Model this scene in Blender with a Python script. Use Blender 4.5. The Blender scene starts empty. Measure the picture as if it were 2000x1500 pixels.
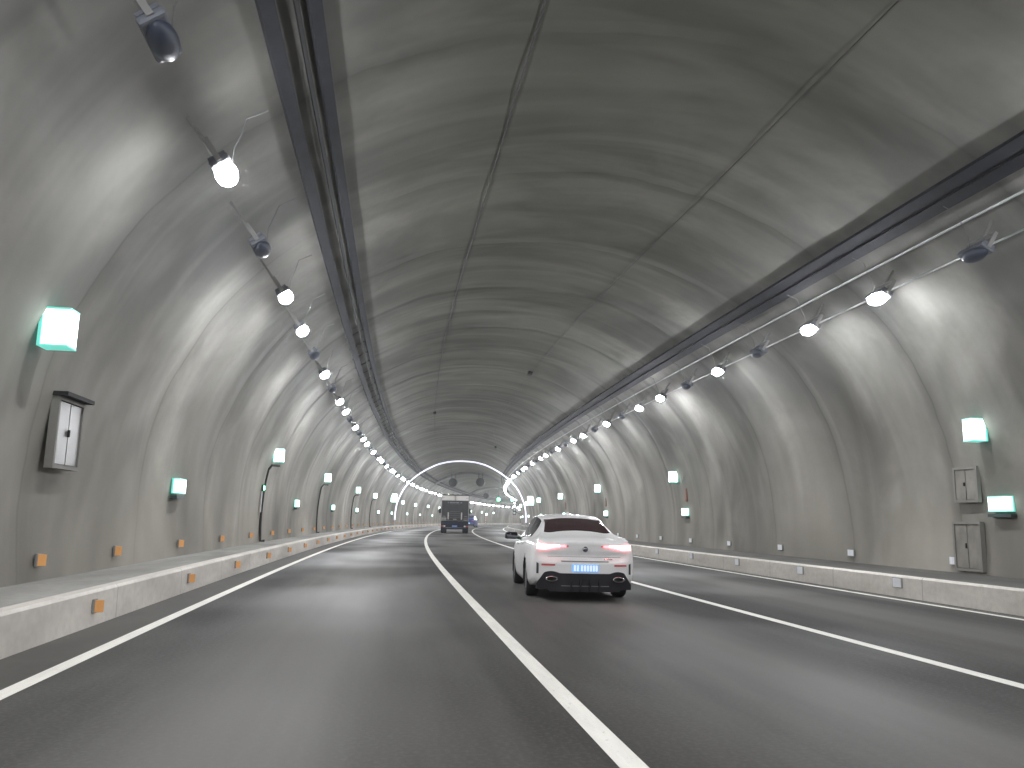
import bpy, bmesh, math, random
from mathutils import Vector, Matrix
random.seed(7)
R = math.radians
sc = bpy.context.scene
COL = sc.collection

# ------------------------------------------------------------------ camera
CAM_H = 1.21175
yaw, pitch, roll = 0.14953, 0.16495, 0.02159
fw = Vector((math.sin(yaw)*math.cos(pitch), math.cos(yaw)*math.cos(pitch), math.sin(pitch)))
rt = Vector((math.cos(yaw), -math.sin(yaw), 0)); up = rt.cross(fw)
r2 = rt*math.cos(roll) + up*math.sin(roll); u2 = up*math.cos(roll) - rt*math.sin(roll)
cam = bpy.data.cameras.new('camera'); camo = bpy.data.objects.new('camera', cam); COL.objects.link(camo)
camo.matrix_world = Matrix(((r2.x, u2.x, -fw.x, 0), (r2.y, u2.y, -fw.y, 0), (r2.z, u2.z, -fw.z, CAM_H), (0, 0, 0, 1)))
cam.sensor_width = 36; cam.lens = 28.8; cam.clip_start = 0.05; cam.clip_end = 1500
sc.camera = camo
# ------------------------------------------------------------------ world, exposure
w = bpy.data.worlds.new("World"); sc.world = w; w.use_nodes = True
w.node_tree.nodes['Background'].inputs[0].default_value = (0.5, 0.52, 0.55, 1)
w.node_tree.nodes['Background'].inputs[1].default_value = 0.02
sc.view_settings.view_transform = 'Standard'; sc.view_settings.look = 'None'
sc.view_settings.exposure = 0.0; sc.view_settings.gamma = 1
sc.cycles.use_denoising = True
sc.cycles.max_bounces = 8; sc.cycles.diffuse_bounces = 5; sc.cycles.glossy_bounces = 3
sc.cycles.volume_bounces = 0; sc.cycles.use_light_tree = True
sc.cycles.sample_clamp_indirect = 4.0; sc.cycles.sample_clamp_direct = 0.0
sc.cycles.caustics_reflective = False; sc.cycles.caustics_refractive = False
LAMP = 425.0      # radiance of the tunnel lamps

# ------------------------------------------------------------------ road path: s along the road, u to the right, z up
KN = [0, 35, 70, 110, 160, 230]; KV = [0.00069, 0.00134, 0.00124, 0.00158, 0.00103, 0.00293]
def kap(s):
    if s <= KN[0]: return KV[0]
    if s >= KN[-1]: return KV[-1]
    for i in range(5):
        if s <= KN[i+1]: return KV[i] + (KV[i+1]-KV[i])*(s-KN[i])/(KN[i+1]-KN[i])
S0, S1, DS = -40.0, 330.0, 0.5
NP_ = int((S1-S0)/DS)+1
PX = [0.0]; PY = [0.0]; PT = [0.0]
for i in range(1, NP_):
    s = S0+i*DS; t = PT[-1]+0.5*(kap(s)+kap(s-DS))*DS
    a = 0.5*(t+PT[-1]); PX.append(PX[-1]+math.sin(a)*DS); PY.append(PY[-1]+math.cos(a)*DS); PT.append(t)
i0 = int(-S0/DS); tx, ty, tt = PX[i0], PY[i0], PT[i0]
c_, s_ = math.cos(tt), math.sin(tt)
for i in range(NP_):
    x, y = PX[i]-tx, PY[i]-ty
    PX[i], PY[i], PT[i] = x*c_-y*s_, x*s_+y*c_, PT[i]-tt
def ctr(s):
    f = (s-S0)/DS; i = max(0, min(NP_-2, int(f))); f -= i
    return PX[i]+(PX[i+1]-PX[i])*f, PY[i]+(PY[i+1]-PY[i])*f, PT[i]+(PT[i+1]-PT[i])*f
def W(s, u, z):
    x, y, t = ctr(s)
    return Vector((x+u*math.cos(t), y-u*math.sin(t), z))
# arch profile of the lining: (half width, height)
UC = 3.6
PRF = [(7.72, 0), (7.79, 1.0), (7.72, 2.25), (7.45, 3.4), (6.8, 4.75), (5.87, 5.84), (4.75, 6.72), (3.3, 7.5), (2.25, 7.86), (1.2, 8.06), (0, 8.12)]
full = [(-a, b) for a, b in PRF] + [(a, b) for a, b in PRF[-2::-1]]
def catmull(P, n):
    out = []
    for i in range(len(P)-1):
        p0, p1, p2, p3 = P[max(i-1, 0)], P[i], P[i+1], P[min(i+2, len(P)-1)]
        for k in range(n):
            t = k/n; q = []
            for a, b, c, d in zip(p0, p1, p2, p3):
                q.append(0.5*(2*b+(c-a)*t+(2*a-5*b+4*c-d)*t*t+(3*b-a-3*c+d)*t**3))
            out.append(tuple(q))
    out.append(tuple(P[-1])); return out
AR = catmull(full, 6)
AL = [0.0]
for a, b in zip(AR[:-1], AR[1:]): AL.append(AL[-1]+math.dist(a, b))
ALEN = AL[-1]
def arc(l):
    """position (du, z) and inward normal at arc length l from the left base"""
    l = max(0, min(ALEN-1e-4, l)); i = 0
    while AL[i+1] < l: i += 1
    f = (l-AL[i])/(AL[i+1]-AL[i]); a, b = AR[i], AR[i+1]
    dx, dz = b[0]-a[0], b[1]-a[1]; n = math.hypot(dx, dz)
    return (a[0]+dx*f, a[1]+dz*f), (dz/n, -dx/n), (dx/n, dz/n)
def l_at(du=None, z=None, side=-1):
    """arc length where the profile has height z on that side, or offset du"""
    best, bl = 1e9, 0
    for k in range(1200):
        l = ALEN*k/1199
        (a, b), _, _ = arc(l)
        if du is None:
            if (a < 0) != (side < 0): continue
            e = abs(b-z)
        else: e = abs(a-du)+(0 if b > 1.2 else 9)
        if e < best: best, bl = e, l
    return bl
def AW(s, l, off):
    (a, b), n, _ = arc(l); return W(s, UC+a+n[0]*off, b+n[1]*off)

# ------------------------------------------------------------------ materials
MATS = {}
def mat(name, col, rough=0.6, metal=0.0, emit=None, es=0.0, spec=0.5, noise=0.0, nscale=8.0, coat=0.0):
    if name in MATS: return MATS[name]
    m = bpy.data.materials.new(name); m.use_nodes = True; nt = m.node_tree; b = nt.nodes['Principled BSDF']
    b.inputs['Base Color'].default_value = (*col, 1); b.inputs['Roughness'].default_value = rough
    b.inputs['Metallic'].default_value = metal; b.inputs['Specular IOR Level'].default_value = spec
    b.inputs['Coat Weight'].default_value = coat
    if emit:
        b.inputs['Emission Color'].default_value = (*emit, 1); b.inputs['Emission Strength'].default_value = es
    if noise > 0:
        tc = nt.nodes.new('ShaderNodeTexCoord'); n = nt.nodes.new('ShaderNodeTexNoise'); n.inputs['Scale'].default_value = nscale
        n.inputs['Detail'].default_value = 5
        nt.links.new(tc.outputs['Object'], n.inputs['Vector'])
        mr = nt.nodes.new('ShaderNodeMapRange'); mr.inputs[1].default_value = .3; mr.inputs[2].default_value = .7
        mr.inputs[3].default_value = 1-noise; mr.inputs[4].default_value = 1+noise*.6
        nt.links.new(n.outputs['Fac'], mr.inputs[0])
        vm = nt.nodes.new('ShaderNodeVectorMath'); vm.operation = 'SCALE'; vm.inputs[0].default_value = col
        nt.links.new(mr.outputs[0], vm.inputs['Scale']); nt.links.new(vm.outputs[0], b.inputs['Base Color'])
    MATS[name] = m; return m
class G:
    """tiny node-graph helper"""
    def __init__(s, name):
        s.m = bpy.data.materials.new(name); s.m.use_nodes = True; s.nt = s.m.node_tree; s.b = s.nt.nodes['Principled BSDF']
    def n(s, t, **k):
        o = s.nt.nodes.new(t)
        for a, v in k.items(): setattr(o, a, v)
        return o
    def l(s, a, b): s.nt.links.new(a, b)
    def mapping(s, src, scale, loc=(0, 0, 0)):
        o = s.n('ShaderNodeMapping'); o.inputs['Scale'].default_value = scale; o.inputs['Location'].default_value = loc
        s.l(src, o.inputs[0]); return o.outputs[0]
    def noise(s, vec, scale=1, detail=4, rough=.5, dist=0):
        o = s.n('ShaderNodeTexNoise'); o.inputs['Scale'].default_value = scale; o.inputs['Detail'].default_value = detail
        o.inputs['Roughness'].default_value = rough; o.inputs['Distortion'].default_value = dist
        s.l(vec, o.inputs['Vector']); return o.outputs['Fac']
    def rng(s, v, a, b, c, d):
        o = s.n('ShaderNodeMapRange'); o.inputs[1].default_value = a; o.inputs[2].default_value = b
        o.inputs[3].default_value = c; o.inputs[4].default_value = d; s.l(v, o.inputs[0]); return o.outputs[0]
    def math(s, op, a, b=None, c=None):
        o = s.n('ShaderNodeMath', operation=op)
        for i, v in enumerate((a, b, c)):
            if v is None: continue
            if isinstance(v, (int, float)): o.inputs[i].default_value = v
            else: s.l(v, o.inputs[i])
        return o.outputs[0]
    def mix(s, f, a, b):
        o = s.n('ShaderNodeMix', data_type='RGBA')
        if isinstance(f, (int, float)): o.inputs[0].default_value = f
        else: s.l(f, o.inputs[0])
        for i, v in ((6, a), (7, b)):
            if isinstance(v, tuple): o.inputs[i].default_value = (*v, 1)
            else: s.l(v, o.inputs[i])
        return o.outputs[2]
    def bump(s, h, strength, dist):
        o = s.n('ShaderNodeBump'); o.inputs['Strength'].default_value = strength; o.inputs['Distance'].default_value = dist
        s.l(h, o.inputs['Height']); s.l(o.outputs[0], s.b.inputs['Normal'])

def lining_mat():
    g = G('shotcrete_lining'); uv = g.n('ShaderNodeUVMap', uv_map='UVMap').outputs[0]
    sep = g.n('ShaderNodeSeparateXYZ'); g.l(uv, sep.inputs[0]); S_, L_ = sep.outputs[0], sep.outputs[1]
    blot = g.noise(g.mapping(uv, (.22, .16, 1)), 1, 3, .55, .6)          # big soft patches
    band = g.noise(g.mapping(uv, (.42, .05, 1), (3, 9, 0)), 1, 3, .55, .5)  # bands round the arch
    strk = g.noise(g.mapping(uv, (.85, .11, 1), (7, 1, 0)), 1, 3, .5, .8)  # drips and streaks round the arch
    fine = g.noise(g.mapping(uv, (2.2, 2.2, 1)), 3, 5, .6)
    # lift joints every 4.55 m, slightly wandering
    wob = g.math('MULTIPLY', g.math('SUBTRACT', g.noise(g.mapping(uv, (.05, .33, 1)), 1, 3), .5), .9)
    wob = g.math('ADD', wob, g.math('MULTIPLY', g.math('SUBTRACT', g.noise(g.mapping(uv, (.13, .02, 1), (5, 5, 5)), 1, 1), .5), 3.5))
    ph = g.math('FRACT', g.math('DIVIDE', g.math('ADD', g.math('ADD', S_, wob), 1.25), 4.55))
    dj = g.math('ABSOLUTE', g.math('SUBTRACT', ph, .5))
    joint = g.rng(dj, 0, .010, 1, 0)
    soft = g.rng(dj, 0, .075, 1, 0)  # soft dark bands beside the joints: shading of the lining steps painted in
    soft = g.math('MULTIPLY', soft, g.rng(g.noise(g.mapping(uv, (.16, .24, 1), (2, 5, 1)), 1, 3), .34, .60, .15, 1))
    # soot and splash dirt near the floor on both sides
    lm = g.math('MINIMUM', L_, g.math('SUBTRACT', ALEN, L_))
    low = g.rng(lm, .3, 2.2, 1, 0)
    dn = g.noise(g.mapping(uv, (.16, .35, 1), (1, 2, 3)), 1, 3, .55, .4)
    dirt = g.math('MULTIPLY', low, g.rng(dn, .40, .62, .15, 1))
    # upper vault coloured darker, for the shade above the downward-facing lamps
    rip = g.noise(g.mapping(uv, (.62, .15, 1), (2, 8, 4)), 1, 3, .5, 1.2)
    crown = g.rng(lm, 6.6, 10.5, 0, 1)
    c = g.mix(g.rng(blot, .34, .66, 0, 1), (.115, .112, .102), (.43, .415, .385))
    mott = g.noise(g.mapping(uv, (.42, .38, 1), (11, 3, 2)), 1, 4, .55, .7)
    c = g.mix(g.math('MULTIPLY', g.rng(mott, .46, .66, 0, 1), .62), c, (.11, .11, .10))
    c = g.mix(g.math('MULTIPLY', g.rng(mott, .46, .28, 0, 1), .35), c, (.44, .43, .40))
    c = g.mix(g.math('MULTIPLY', g.rng(band, .40, .62, 0, 1), .55), c, (.15, .15, .14))
    c = g.mix(g.math('MULTIPLY', g.rng(strk, .50, .72, 0, 1), .25), c, (.46, .445, .41))
    c = g.mix(g.math('MULTIPLY', g.rng(strk, .48, .30, 0, 1), .3), c, (.13, .13, .12))
    c = g.mix(g.math('MULTIPLY', g.rng(fine, .35, .65, 0, 1), .12), c, (.12, .12, .115))
    c = g.mix(g.math('MULTIPLY', soft, .7), c, (.085, .085, .078))
    c = g.mix(g.math('MULTIPLY', g.math('MULTIPLY', joint, g.rng(lm, 4.5, 7.0, .55, .12)), 1.0), c, (.06, .06, .06))
    c = g.mix(g.math('MULTIPLY', dirt, .72), c, (.12, .12, .115))
    warm = g.rng(lm, 1.0, 6.0, .45, 0)
    c = g.mix(warm, c, g.mix(g.rng(blot, .36, .64, 0, 1), (.15, .132, .103), (.44, .39, .32)))
    c = g.mix(g.math('MULTIPLY', crown, .78), c, g.mix(g.rng(rip, .36, .66, 0, 1), (.060, .060, .045), (.150, .150, .122)))
    g.l(c, g.b.inputs['Base Color']); g.b.inputs['Roughness'].default_value = .72; g.b.inputs['Specular IOR Level'].default_value = .35
    h = g.math('ADD', g.math('MULTIPLY', strk, .35), g.math('MULTIPLY', blot, 2.0))
    h = g.math('SUBTRACT', h, g.math('MULTIPLY', soft, .7))
    h = g.math('ADD', h, g.math('MULTIPLY', fine, .08))
    g.bump(h, .45, .10)
    return g.m
def road_mat():
    g = G('worn_asphalt'); uv = g.n('ShaderNodeUVMap', uv_map='UVMap').outputs[0]
    a = g.noise(g.mapping(uv, (.05, .8, 1)), 1, 4, .55, .3)
    b = g.noise(g.mapping(uv, (.35, 1.6, 1), (4, 4, 0)), 1, 4, .55)
    f = g.noise(g.mapping(uv, (30, 30, 1)), 1, 3, .6)
    patch = g.noise(g.mapping(uv, (.12, .22, 1), (9, 0, 0)), 1, 2, .5)
    c = g.mix(g.rng(a, .35, .65, 0, 1), (.024, .0225, .0205), (.064, .060, .054))
    c = g.mix(g.math('MULTIPLY', g.rng(b, .42, .66, 0, 1), .4), c, (.105, .098, .089))
    c = g.mix(g.math('MULTIPLY', g.rng(patch, .42, .58, 0, 1), .6), c, (.030, .029, .028))
    c = g.mix(g.math('MULTIPLY', g.rng(f, .45, .7, 0, 1), .2), c, (.16, .155, .15))
    g.l(c, g.b.inputs['Base Color'])
    sp = g.n('ShaderNodeSeparateXYZ'); g.l(uv, sp.inputs[0])
    # each lane is paler along its middle and darker towards its sides
    lane = g.math('COSINE', g.math('MULTIPLY', g.math('ADD', sp.outputs[1], .584), 2*math.pi/3.75))
    lane = g.math('ADD', lane, g.math('MULTIPLY', g.math('SUBTRACT', g.noise(g.mapping(uv, (.03, .9, 1), (3, 3, 1)), 1, 4, .6), .5), 3.0))
    c = g.mix(g.math('MULTIPLY', g.rng(lane, -.6, 1.4, 0, 1), .65), c, (.155, .147, .135))
    g.l(c, g.b.inputs['Base Color'])
    g.b.inputs['Specular IOR Level'].default_value = 0; g.b.inputs['Roughness'].default_value = 1
    # worn, polished patches carry the sheen; the rest is matt
    gl = g.n('ShaderNodeBsdfGlossy'); g.l(g.rng(patch, .38, .62, .48, .60), gl.inputs['Roughness'])
    fr = g.n('ShaderNodeFresnel'); fr.inputs['IOR'].default_value = 1.33
    gf = g.math('MULTIPLY', fr.outputs[0], g.rng(patch, .40, .60, .30, .11))
    mx = g.n('ShaderNodeMixShader'); g.l(gf, mx.inputs[0]); g.l(g.b.outputs[0], mx.inputs[1]); g.l(gl.outputs[0], mx.inputs[2])
    g.l(mx.outputs[0], g.nt.nodes['Material Output'].inputs['Surface'])
    g.bump(f, .10, .004)
    return g.m
def conc_mat(name, c1, c2, top=False):
    g = G(name); uv = g.n('ShaderNodeUVMap', uv_map='UVMap').outputs[0]
    a = g.noise(g.mapping(uv, (.25, .8, 1)), 1, 5, .6, .4); f = g.noise(g.mapping(uv, (9, 9, 1)), 1, 5, .6)
    sp = g.n('ShaderNodeSeparateXYZ'); g.l(uv, sp.inputs[0])
    ph = g.math('ABSOLUTE', g.math('SUBTRACT', g.math('FRACT', g.math('DIVIDE', sp.outputs[0], 3.0)), .5))
    j = g.rng(ph, 0, .004, 1, 0)
    c = g.mix(g.rng(a, .35, .65, 0, 1), c1, c2)
    c = g.mix(g.math('MULTIPLY', g.rng(f, .4, .7, 0, 1), .22), c, tuple(x*.6 for x in c1))
    c = g.mix(g.math('MULTIPLY', j, .7), c, (.08, .08, .08))
    g.l(c, g.b.inputs['Base Color']); g.b.inputs['Roughness'].default_value = .7
    g.bump(f, .3, .008); return g.m
def paint_mat():
    g = G('road_paint'); uv = g.n('ShaderNodeUVMap', uv_map='UVMap').outputs[0]
    a = g.noise(g.mapping(uv, (1.2, 8, 1)), 1, 6, .65); f = g.noise(g.mapping(uv, (14, 30, 1)), 1, 4, .7)
    c = g.mix(g.rng(a, .4, .75, 0, .5), (.84, .81, .74), (.52, .50, .47))
    c = g.mix(g.rng(f, .60, .72, 0, .45), c, (.2, .2, .19))
    g.l(c, g.b.inputs['Base Color']); g.b.inputs['Roughness'].default_value = .55; return g.m
M_LIN = lining_mat(); M_ROAD = road_mat(); M_PAINT = paint_mat()
M_KERB = conc_mat('kerb_concrete', (.50, .465, .42), (.76, .71, .65)); M_GUT = conc_mat('gutter_concrete', (.045, .042, .037), (.075, .07, .06))
M_WALK = conc_mat('walkway_concrete', (.20, .195, .18), (.36, .35, .325))
M_WALKD = conc_mat('sooty_walkway', (.07, .068, .062), (.14, .135, .125))
M_TRAY = mat('dark_galvanised_tray', (.016, .017, .024), .8, 0, noise=.35, nscale=3)
M_CABLE = mat('black_cable', (.016, .016, .017), .55)
M_BODYL = mat('lamp_housing', (.16, .17, .20), .6, .1)
M_LAMP = mat('lamp_glass_lit', (.8, .8, .85), .3, emit=(.945, .965, 1.0), es=LAMP)
M_LOFF = mat('lamp_glass_unlit', (.05, .06, .09), .45)
M_RING = mat('led_ring_tube', (.8, .8, .9), .4, emit=(.86, .86, 1.0), es=1.0)
M_SIGN = mat('sign_face_lit', (.8, .95, .9), .3, emit=(.80, 1.0, .93), es=4.5)
M_SIGNG = mat('sign_rim_green', (.10, .42, .36), .4, emit=(.20, .85, .70), es=.75)
M_SIGND = mat('sign_box_dark', (.03, .05, .05), .5)
M_ORG = mat('amber_reflector', (.60, .31, .12), .3, emit=(1.0, .42, .10), es=.14)  # slight emission stands in for light thrown back by the reflector
M_WREF = mat('white_reflector', (.80, .81, .84), .3)
M_STEEL = mat('brushed_steel', (.50, .50, .51), .32, .7, noise=.15, nscale=4)
M_DARK = mat('dark_void', (.012, .012, .012), .8)
M_RUB = mat('tyre_rubber', (.016, .016, .018), .75)
M_GREEN = mat('green_signal_lens', (.1, .8, .3), .3, emit=(.10, 1.0, .38), es=26.0)
M_REDB = mat('red_brown_panel', (.20, .075, .05), .6)

# ------------------------------------------------------------------ mesh helpers
def link(name, me, m, parent=None, smooth=False):
    o = bpy.data.objects.new(name, me); COL.objects.link(o)
    if m: me.materials.append(m)
    if smooth:
        for p in me.polygons: p.use_smooth = True
    if parent: o.parent = parent
    return o
def obj(name, bm, m, parent=None, smooth=False):
    bmesh.ops.recalc_face_normals(bm, faces=bm.faces)
    me = bpy.data.meshes.new(name); bm.to_mesh(me); bm.free()
    return link(name, me, m, parent, smooth)
def tag(o, label=None, cat=None, group=None, kind=None):
    if label: o['label'] = label
    if cat: o['category'] = cat
    if group: o['group'] = group
    if kind: o['kind'] = kind
    return o
def empty(name, loc=(0, 0, 0), rz=0.0):
    o = bpy.data.objects.new(name, None); o.empty_display_size = .2; COL.objects.link(o)
    o.location = loc; o.rotation_euler = (0, 0, rz); return o
def kids(o): return [c for c in bpy.data.objects if c.parent == o]
def copy_tree(o, parent=None):
    c = o.copy(); COL.objects.link(c); c.parent = parent
    for ch in KIDS.get(o.name, None) or kids(o): copy_tree(ch, c)
    return c
KIDS = {}
def box(bm, lo, hi, bev=0.0, mtx=None):
    lo, hi = Vector(lo), Vector(hi)
    r = bmesh.ops.create_cube(bm, size=1)['verts']
    for v in r: v.co = Vector(((lo[i]+hi[i])/2+v.co[i]*(hi[i]-lo[i]) for i in range(3)))
    if bev > 0:
        es = {e for v in r for e in v.link_edges}
        r = [v for v in bmesh.ops.bevel(bm, geom=list(es), offset=bev, segments=2, affect='EDGES', profile=.6)['verts']]
    if mtx:
        for v in set(r): v.co = mtx @ v.co
    return r
def tube(bm, P, rad, n=8, cap=True):
    P = [Vector(p) for p in P]; rings = []
    ref = None
    for i, p in enumerate(P):
        d = (P[min(i+1, len(P)-1)]-P[max(i-1, 0)]).normalized()
        a = d.orthogonal().normalized() if ref is None else (ref-d*ref.dot(d)).normalized()
        ref = a; b = d.cross(a); r = rad[i] if isinstance(rad, (list, tuple)) else rad
        rings.append([bm.verts.new(p+a*r*math.cos(2*math.pi*k/n)+b*r*math.sin(2*math.pi*k/n)) for k in range(n)])
    for A, B in zip(rings[:-1], rings[1:]):
        for k in range(n): bm.faces.new((A[k], A[(k+1) % n], B[(k+1) % n], B[k]))
    if cap: bm.faces.new(rings[0][::-1]); bm.faces.new(rings[-1])
def lathe(bm, prof, axis='x', n=28, c=(0, 0, 0)):
    """prof: (r, h) points, spun round axis through c"""
    rings = []
    for r, h in prof:
        ring = []
        for k in range(n):
            a = 2*math.pi*k/n; p, q = r*math.cos(a), r*math.sin(a)
            v = (h, p, q) if axis == 'x' else ((p, h, q) if axis == 'y' else (p, q, h))
            ring.append(bm.verts.new(Vector(v)+Vector(c)))
        rings.append(ring)
    for A, B in zip(rings[:-1], rings[1:]):
        for k in range(n): bm.faces.new((A[k], A[(k+1) % n], B[(k+1) % n], B[k]))
    if prof[0][0] > 1e-4: bm.faces.new(rings[0][::-1])
    if prof[-1][0] > 1e-4: bm.faces.new(rings[-1])
    bmesh.ops.remove_doubles(bm, verts=[v for r in rings for v in r], dist=1e-5)
def sheet(name, cols, s0, s1, step, m, parent=None, smooth=True):
    """ribbon along the road through (u, z) columns, with uv = metres"""
    n = int(round((s1-s0)/step)); vs, fs, uvs = [], [], []
    ls = [0.0]
    for a, b in zip(cols[:-1], cols[1:]): ls.append(ls[-1]+math.dist(a, b))
    for i in range(n+1):
        s = s0+(s1-s0)*i/n
        for j, (u, z) in enumerate(cols): vs.append(W(s, u, z)); uvs.append((s, ls[j]+cols[0][0]))
    K = len(cols)
    for i in range(n):
        for j in range(K-1): fs.append((i*K+j, i*K+j+1, (i+1)*K+j+1, (i+1)*K+j))
    me = bpy.data.meshes.new(name); me.from_pydata(vs, [], fs); me.update()
    ul = me.uv_layers.new(name='UVMap')
    for lp in me.loops: ul.data[lp.index].uv = uvs[lp.vertex_index]
    return link(name, me, m, parent, smooth)
def sweep(name, poly, s0, s1, step, m, parent=None):
    """closed section poly of (u,z) swept along the road"""
    n = max(1, int(round((s1-s0)/step))); bm = bmesh.new(); rings = []
    for i in range(n+1):
        s = s0+(s1-s0)*i/n; rings.append([bm.verts.new(W(s, u, z)) for u, z in poly])
    K = len(poly)
    for A, B in zip(rings[:-1], rings[1:]):
        for k in range(K): bm.faces.new((A[k], A[(k+1) % K], B[(k+1) % K], B[k]))
    bm.faces.new(rings[0]); bm.faces.new(rings[-1][::-1])
    return obj(name, bm, m, parent)
def arc_rect(l0, l1, o0, o1):
    out = []
    for l, o in ((l0, o0), (l1, o0), (l1, o1), (l0, o1)):
        (a, b), nn, _ = arc(l); out.append((UC+a+nn[0]*o, b+nn[1]*o))
    return out
def mount(s, l, off=0.0):
    """matrix at a point of the lining: local x = along the road, y = up the wall, z = into the tunnel"""
    (a, b), nn, tt_ = arc(l); _, _, t = ctr(s)
    X = Vector((math.sin(t), math.cos(t), 0)); rtv = Vector((math.cos(t), -math.sin(t), 0))
    Z = rtv*nn[0]+Vector((0, 0, nn[1])); Y = rtv*tt_[0]+Vector((0, 0, tt_[1]))
    if a > 0: Y = -Y; X = -X
    X = Y.cross(Z)
    p = AW(s, l, off); M = Matrix.Identity(4)
    for i in range(3): M[i][0], M[i][1], M[i][2], M[i][3] = X[i], Y[i], Z[i], p[i]
    return M
ONES = ['', 'first', 'second', 'third', 'fourth', 'fifth', 'sixth', 'seventh', 'eighth', 'ninth', 'tenth', 'eleventh', 'twelfth', 'thirteenth', 'fourteenth',
        'fifteenth', 'sixteenth', 'seventeenth', 'eighteenth', 'nineteenth']
def ordw(i):
    i += 1
    if i < 20: return ONES[i]
    if i % 10 == 0: return {20: 'twentieth', 30: 'thirtieth', 40: 'fortieth'}[i]
    return {2: 'twenty', 3: 'thirty', 4: 'forty'}[i//10]+'-'+ONES[i % 10]
def nth(i): return ('nearest' if i == 0 else ordw(i)+' from the camera')
NCNT = {}
def lab(key, near, far, s):
    """near things are counted from the camera, the far ones from the light ring"""
    k = (key, s > 96.5); i = NCNT.get(k, 0); NCNT[k] = i+1
    return '%s, %s' % ((far, ordw(i)+' past the light ring') if s > 96.5 else (near, nth(i)))

# ------------------------------------------------------------------ setting: road, kerbs, walkways, lining
KL, KR, KZ = -3.1, 9.25, 0.37
RS0, RS1 = -38.0, 325.0
road = tag(sheet('road', [(KL+.62-.02, 0), (-1, 0), (1, 0), (3, 0), (5, 0), (7, 0), (KR-.40, 0)], RS0, RS1, 1.0, M_ROAD), kind='structure')
def marking(name, uc, wd, label):
    o = sheet(name, [(uc-wd/2, .004), (uc+wd/2, .004)], RS0, RS1, 1.0, M_PAINT, road); o['label'] = label; return o
marking('edge_line', -2.459, .135, 'solid white edge line beside the left kerb')
marking('lane_line', 1.291, .15, 'solid white line between the left and middle lanes')
marking('lane_line', 5.041, .15, 'solid white line between the middle and right lanes')
marking('edge_line', 8.791, .13, 'solid white edge line beside the right kerb')
tag(sheet('gutter', [(KL, -.012), (KL+.55, -.004), (KL+.6, -.001)], RS0, RS1, 1.0, M_GUT, None, False), kind='structure')
tag(sheet('gutter', [(KR-.40, -.001), (KR-.36, -.004), (KR, -.012)], RS0, RS1, 1.0, M_GUT, None, False), kind='structure')
tag(sheet('kerb', [(KL, -.05), (KL-.005, KZ-.03), (KL-.03, KZ), (KL-.17, KZ)], RS0, RS1, 1.0, M_KERB, None, False), kind='structure')
tag(sheet('kerb', [(KR+.17, KZ), (KR+.03, KZ), (KR+.005, KZ-.03), (KR, -.05)], RS0, RS1, 1.0, M_KERB, None, False), kind='structure')
tag(sheet('walkway', [(KL-.17, KZ-.004), (-4.25, KZ-.004)], RS0, RS1, 1.0, M_WALK, None, False), kind='structure')
tag(sheet('walkway', [(11.45, KZ-.004), (KR+.17, KZ-.004)], RS0, RS1, 1.0, M_WALKD, None, False), kind='structure')
tag(sheet('ground', [(-60, -.4), (0, -.4), (3.6, -.4), (7, -.4), (60, -.4)], RS0-1, RS1+1, 4.0, mat('rock_floor', (.1, .1, .1), .9), None, False), kind='structure')

# lining: real, slightly wavy shell
def wav(s, l):
    f = ((s+.35*math.sin(l*.5)+1.25)/4.55+.5) % 1.0; cr = max(.3, 1-max(0, min(l, ALEN-l)-5.5)/2.5); return (.030*math.sin(2*math.pi*f)+.008*math.sin(4*math.pi*f+l*.4))*cr
vs, fs, uvs = [], [], []
SS = [RS0+.5*i for i in range(int((RS1-RS0)/.5)+1)]
LS = AL
for s in SS:
    for l in LS:
        edge = min(1, max(0, (min(l, ALEN-l)-.4)/1.2))
        vs.append(AW(s, l, -wav(s, l)*edge)); uvs.append((s, l))
K = len(LS)
for i in range(len(SS)-1):
    for j in range(K-1): fs.append((i*K+j, (i+1)*K+j, (i+1)*K+j+1, i*K+j+1))
# outer skin, so the shell has thickness from any side
me = bpy.data.meshes.new('tunnel_lining'); me.from_pydata(vs, [], fs); me.update()
ul = me.uv_layers.new(name='UVMap')
for lp in me.loops: ul.data[lp.index].uv = uvs[lp.vertex_index]
lin = link('tunnel_lining', me, M_LIN, None, True)
md = lin.modifiers.new('thickness', 'SOLIDIFY'); md.thickness = .3; md.offset = -1
tag(lin, 'arched grey concrete tunnel lining with streaked walls and dark vault', 'tunnel')
# end bulkheads far round the bend and behind
for nm, s in (('rock_face', RS1-.5), ('rock_face', RS0+.5)):
    bm = bmesh.new(); bm.faces.new([bm.verts.new(W(s, UC+a*1.02, b*1.02)) for a, b in AR])
    tag(obj(nm, bm, mat('rock_floor', (.1, .1, .1))), kind='structure')

# thin ribs added past the light ring, coloured dark for the vault's shadow band
def rib(s0, s1, d, l0, l1, m, name):
    bm = bmesh.new(); rr = []
    N = 48
    for i in range(N+1):
        l = l0+(l1-l0)*i/N
        rr.append([bm.verts.new(AW(s, l, o)) for s, o in ((s0, -.1), (s0, d), (s1, d), (s1, -.1))])
    for A, B in zip(rr[:-1], rr[1:]):
        for k in range(4): bm.faces.new((A[k], A[(k+1) % 4], B[(k+1) % 4], B[k]))
    bm.faces.new(rr[0]); bm.faces.new(rr[-1][::-1])
    return obj(name, bm, m)
M_RIB = mat('rib_concrete', (.13, .135, .14), .75, noise=.2, nscale=1.5)  # dark tone stands in for shadow on the vault
tag(rib(122, 123.2, .30, l_at(du=-5.2), l_at(du=4.6), M_RIB, 'ceiling_beam'),
    'dark concrete beam across the vault holding the two jet fans', 'beam')
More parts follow.
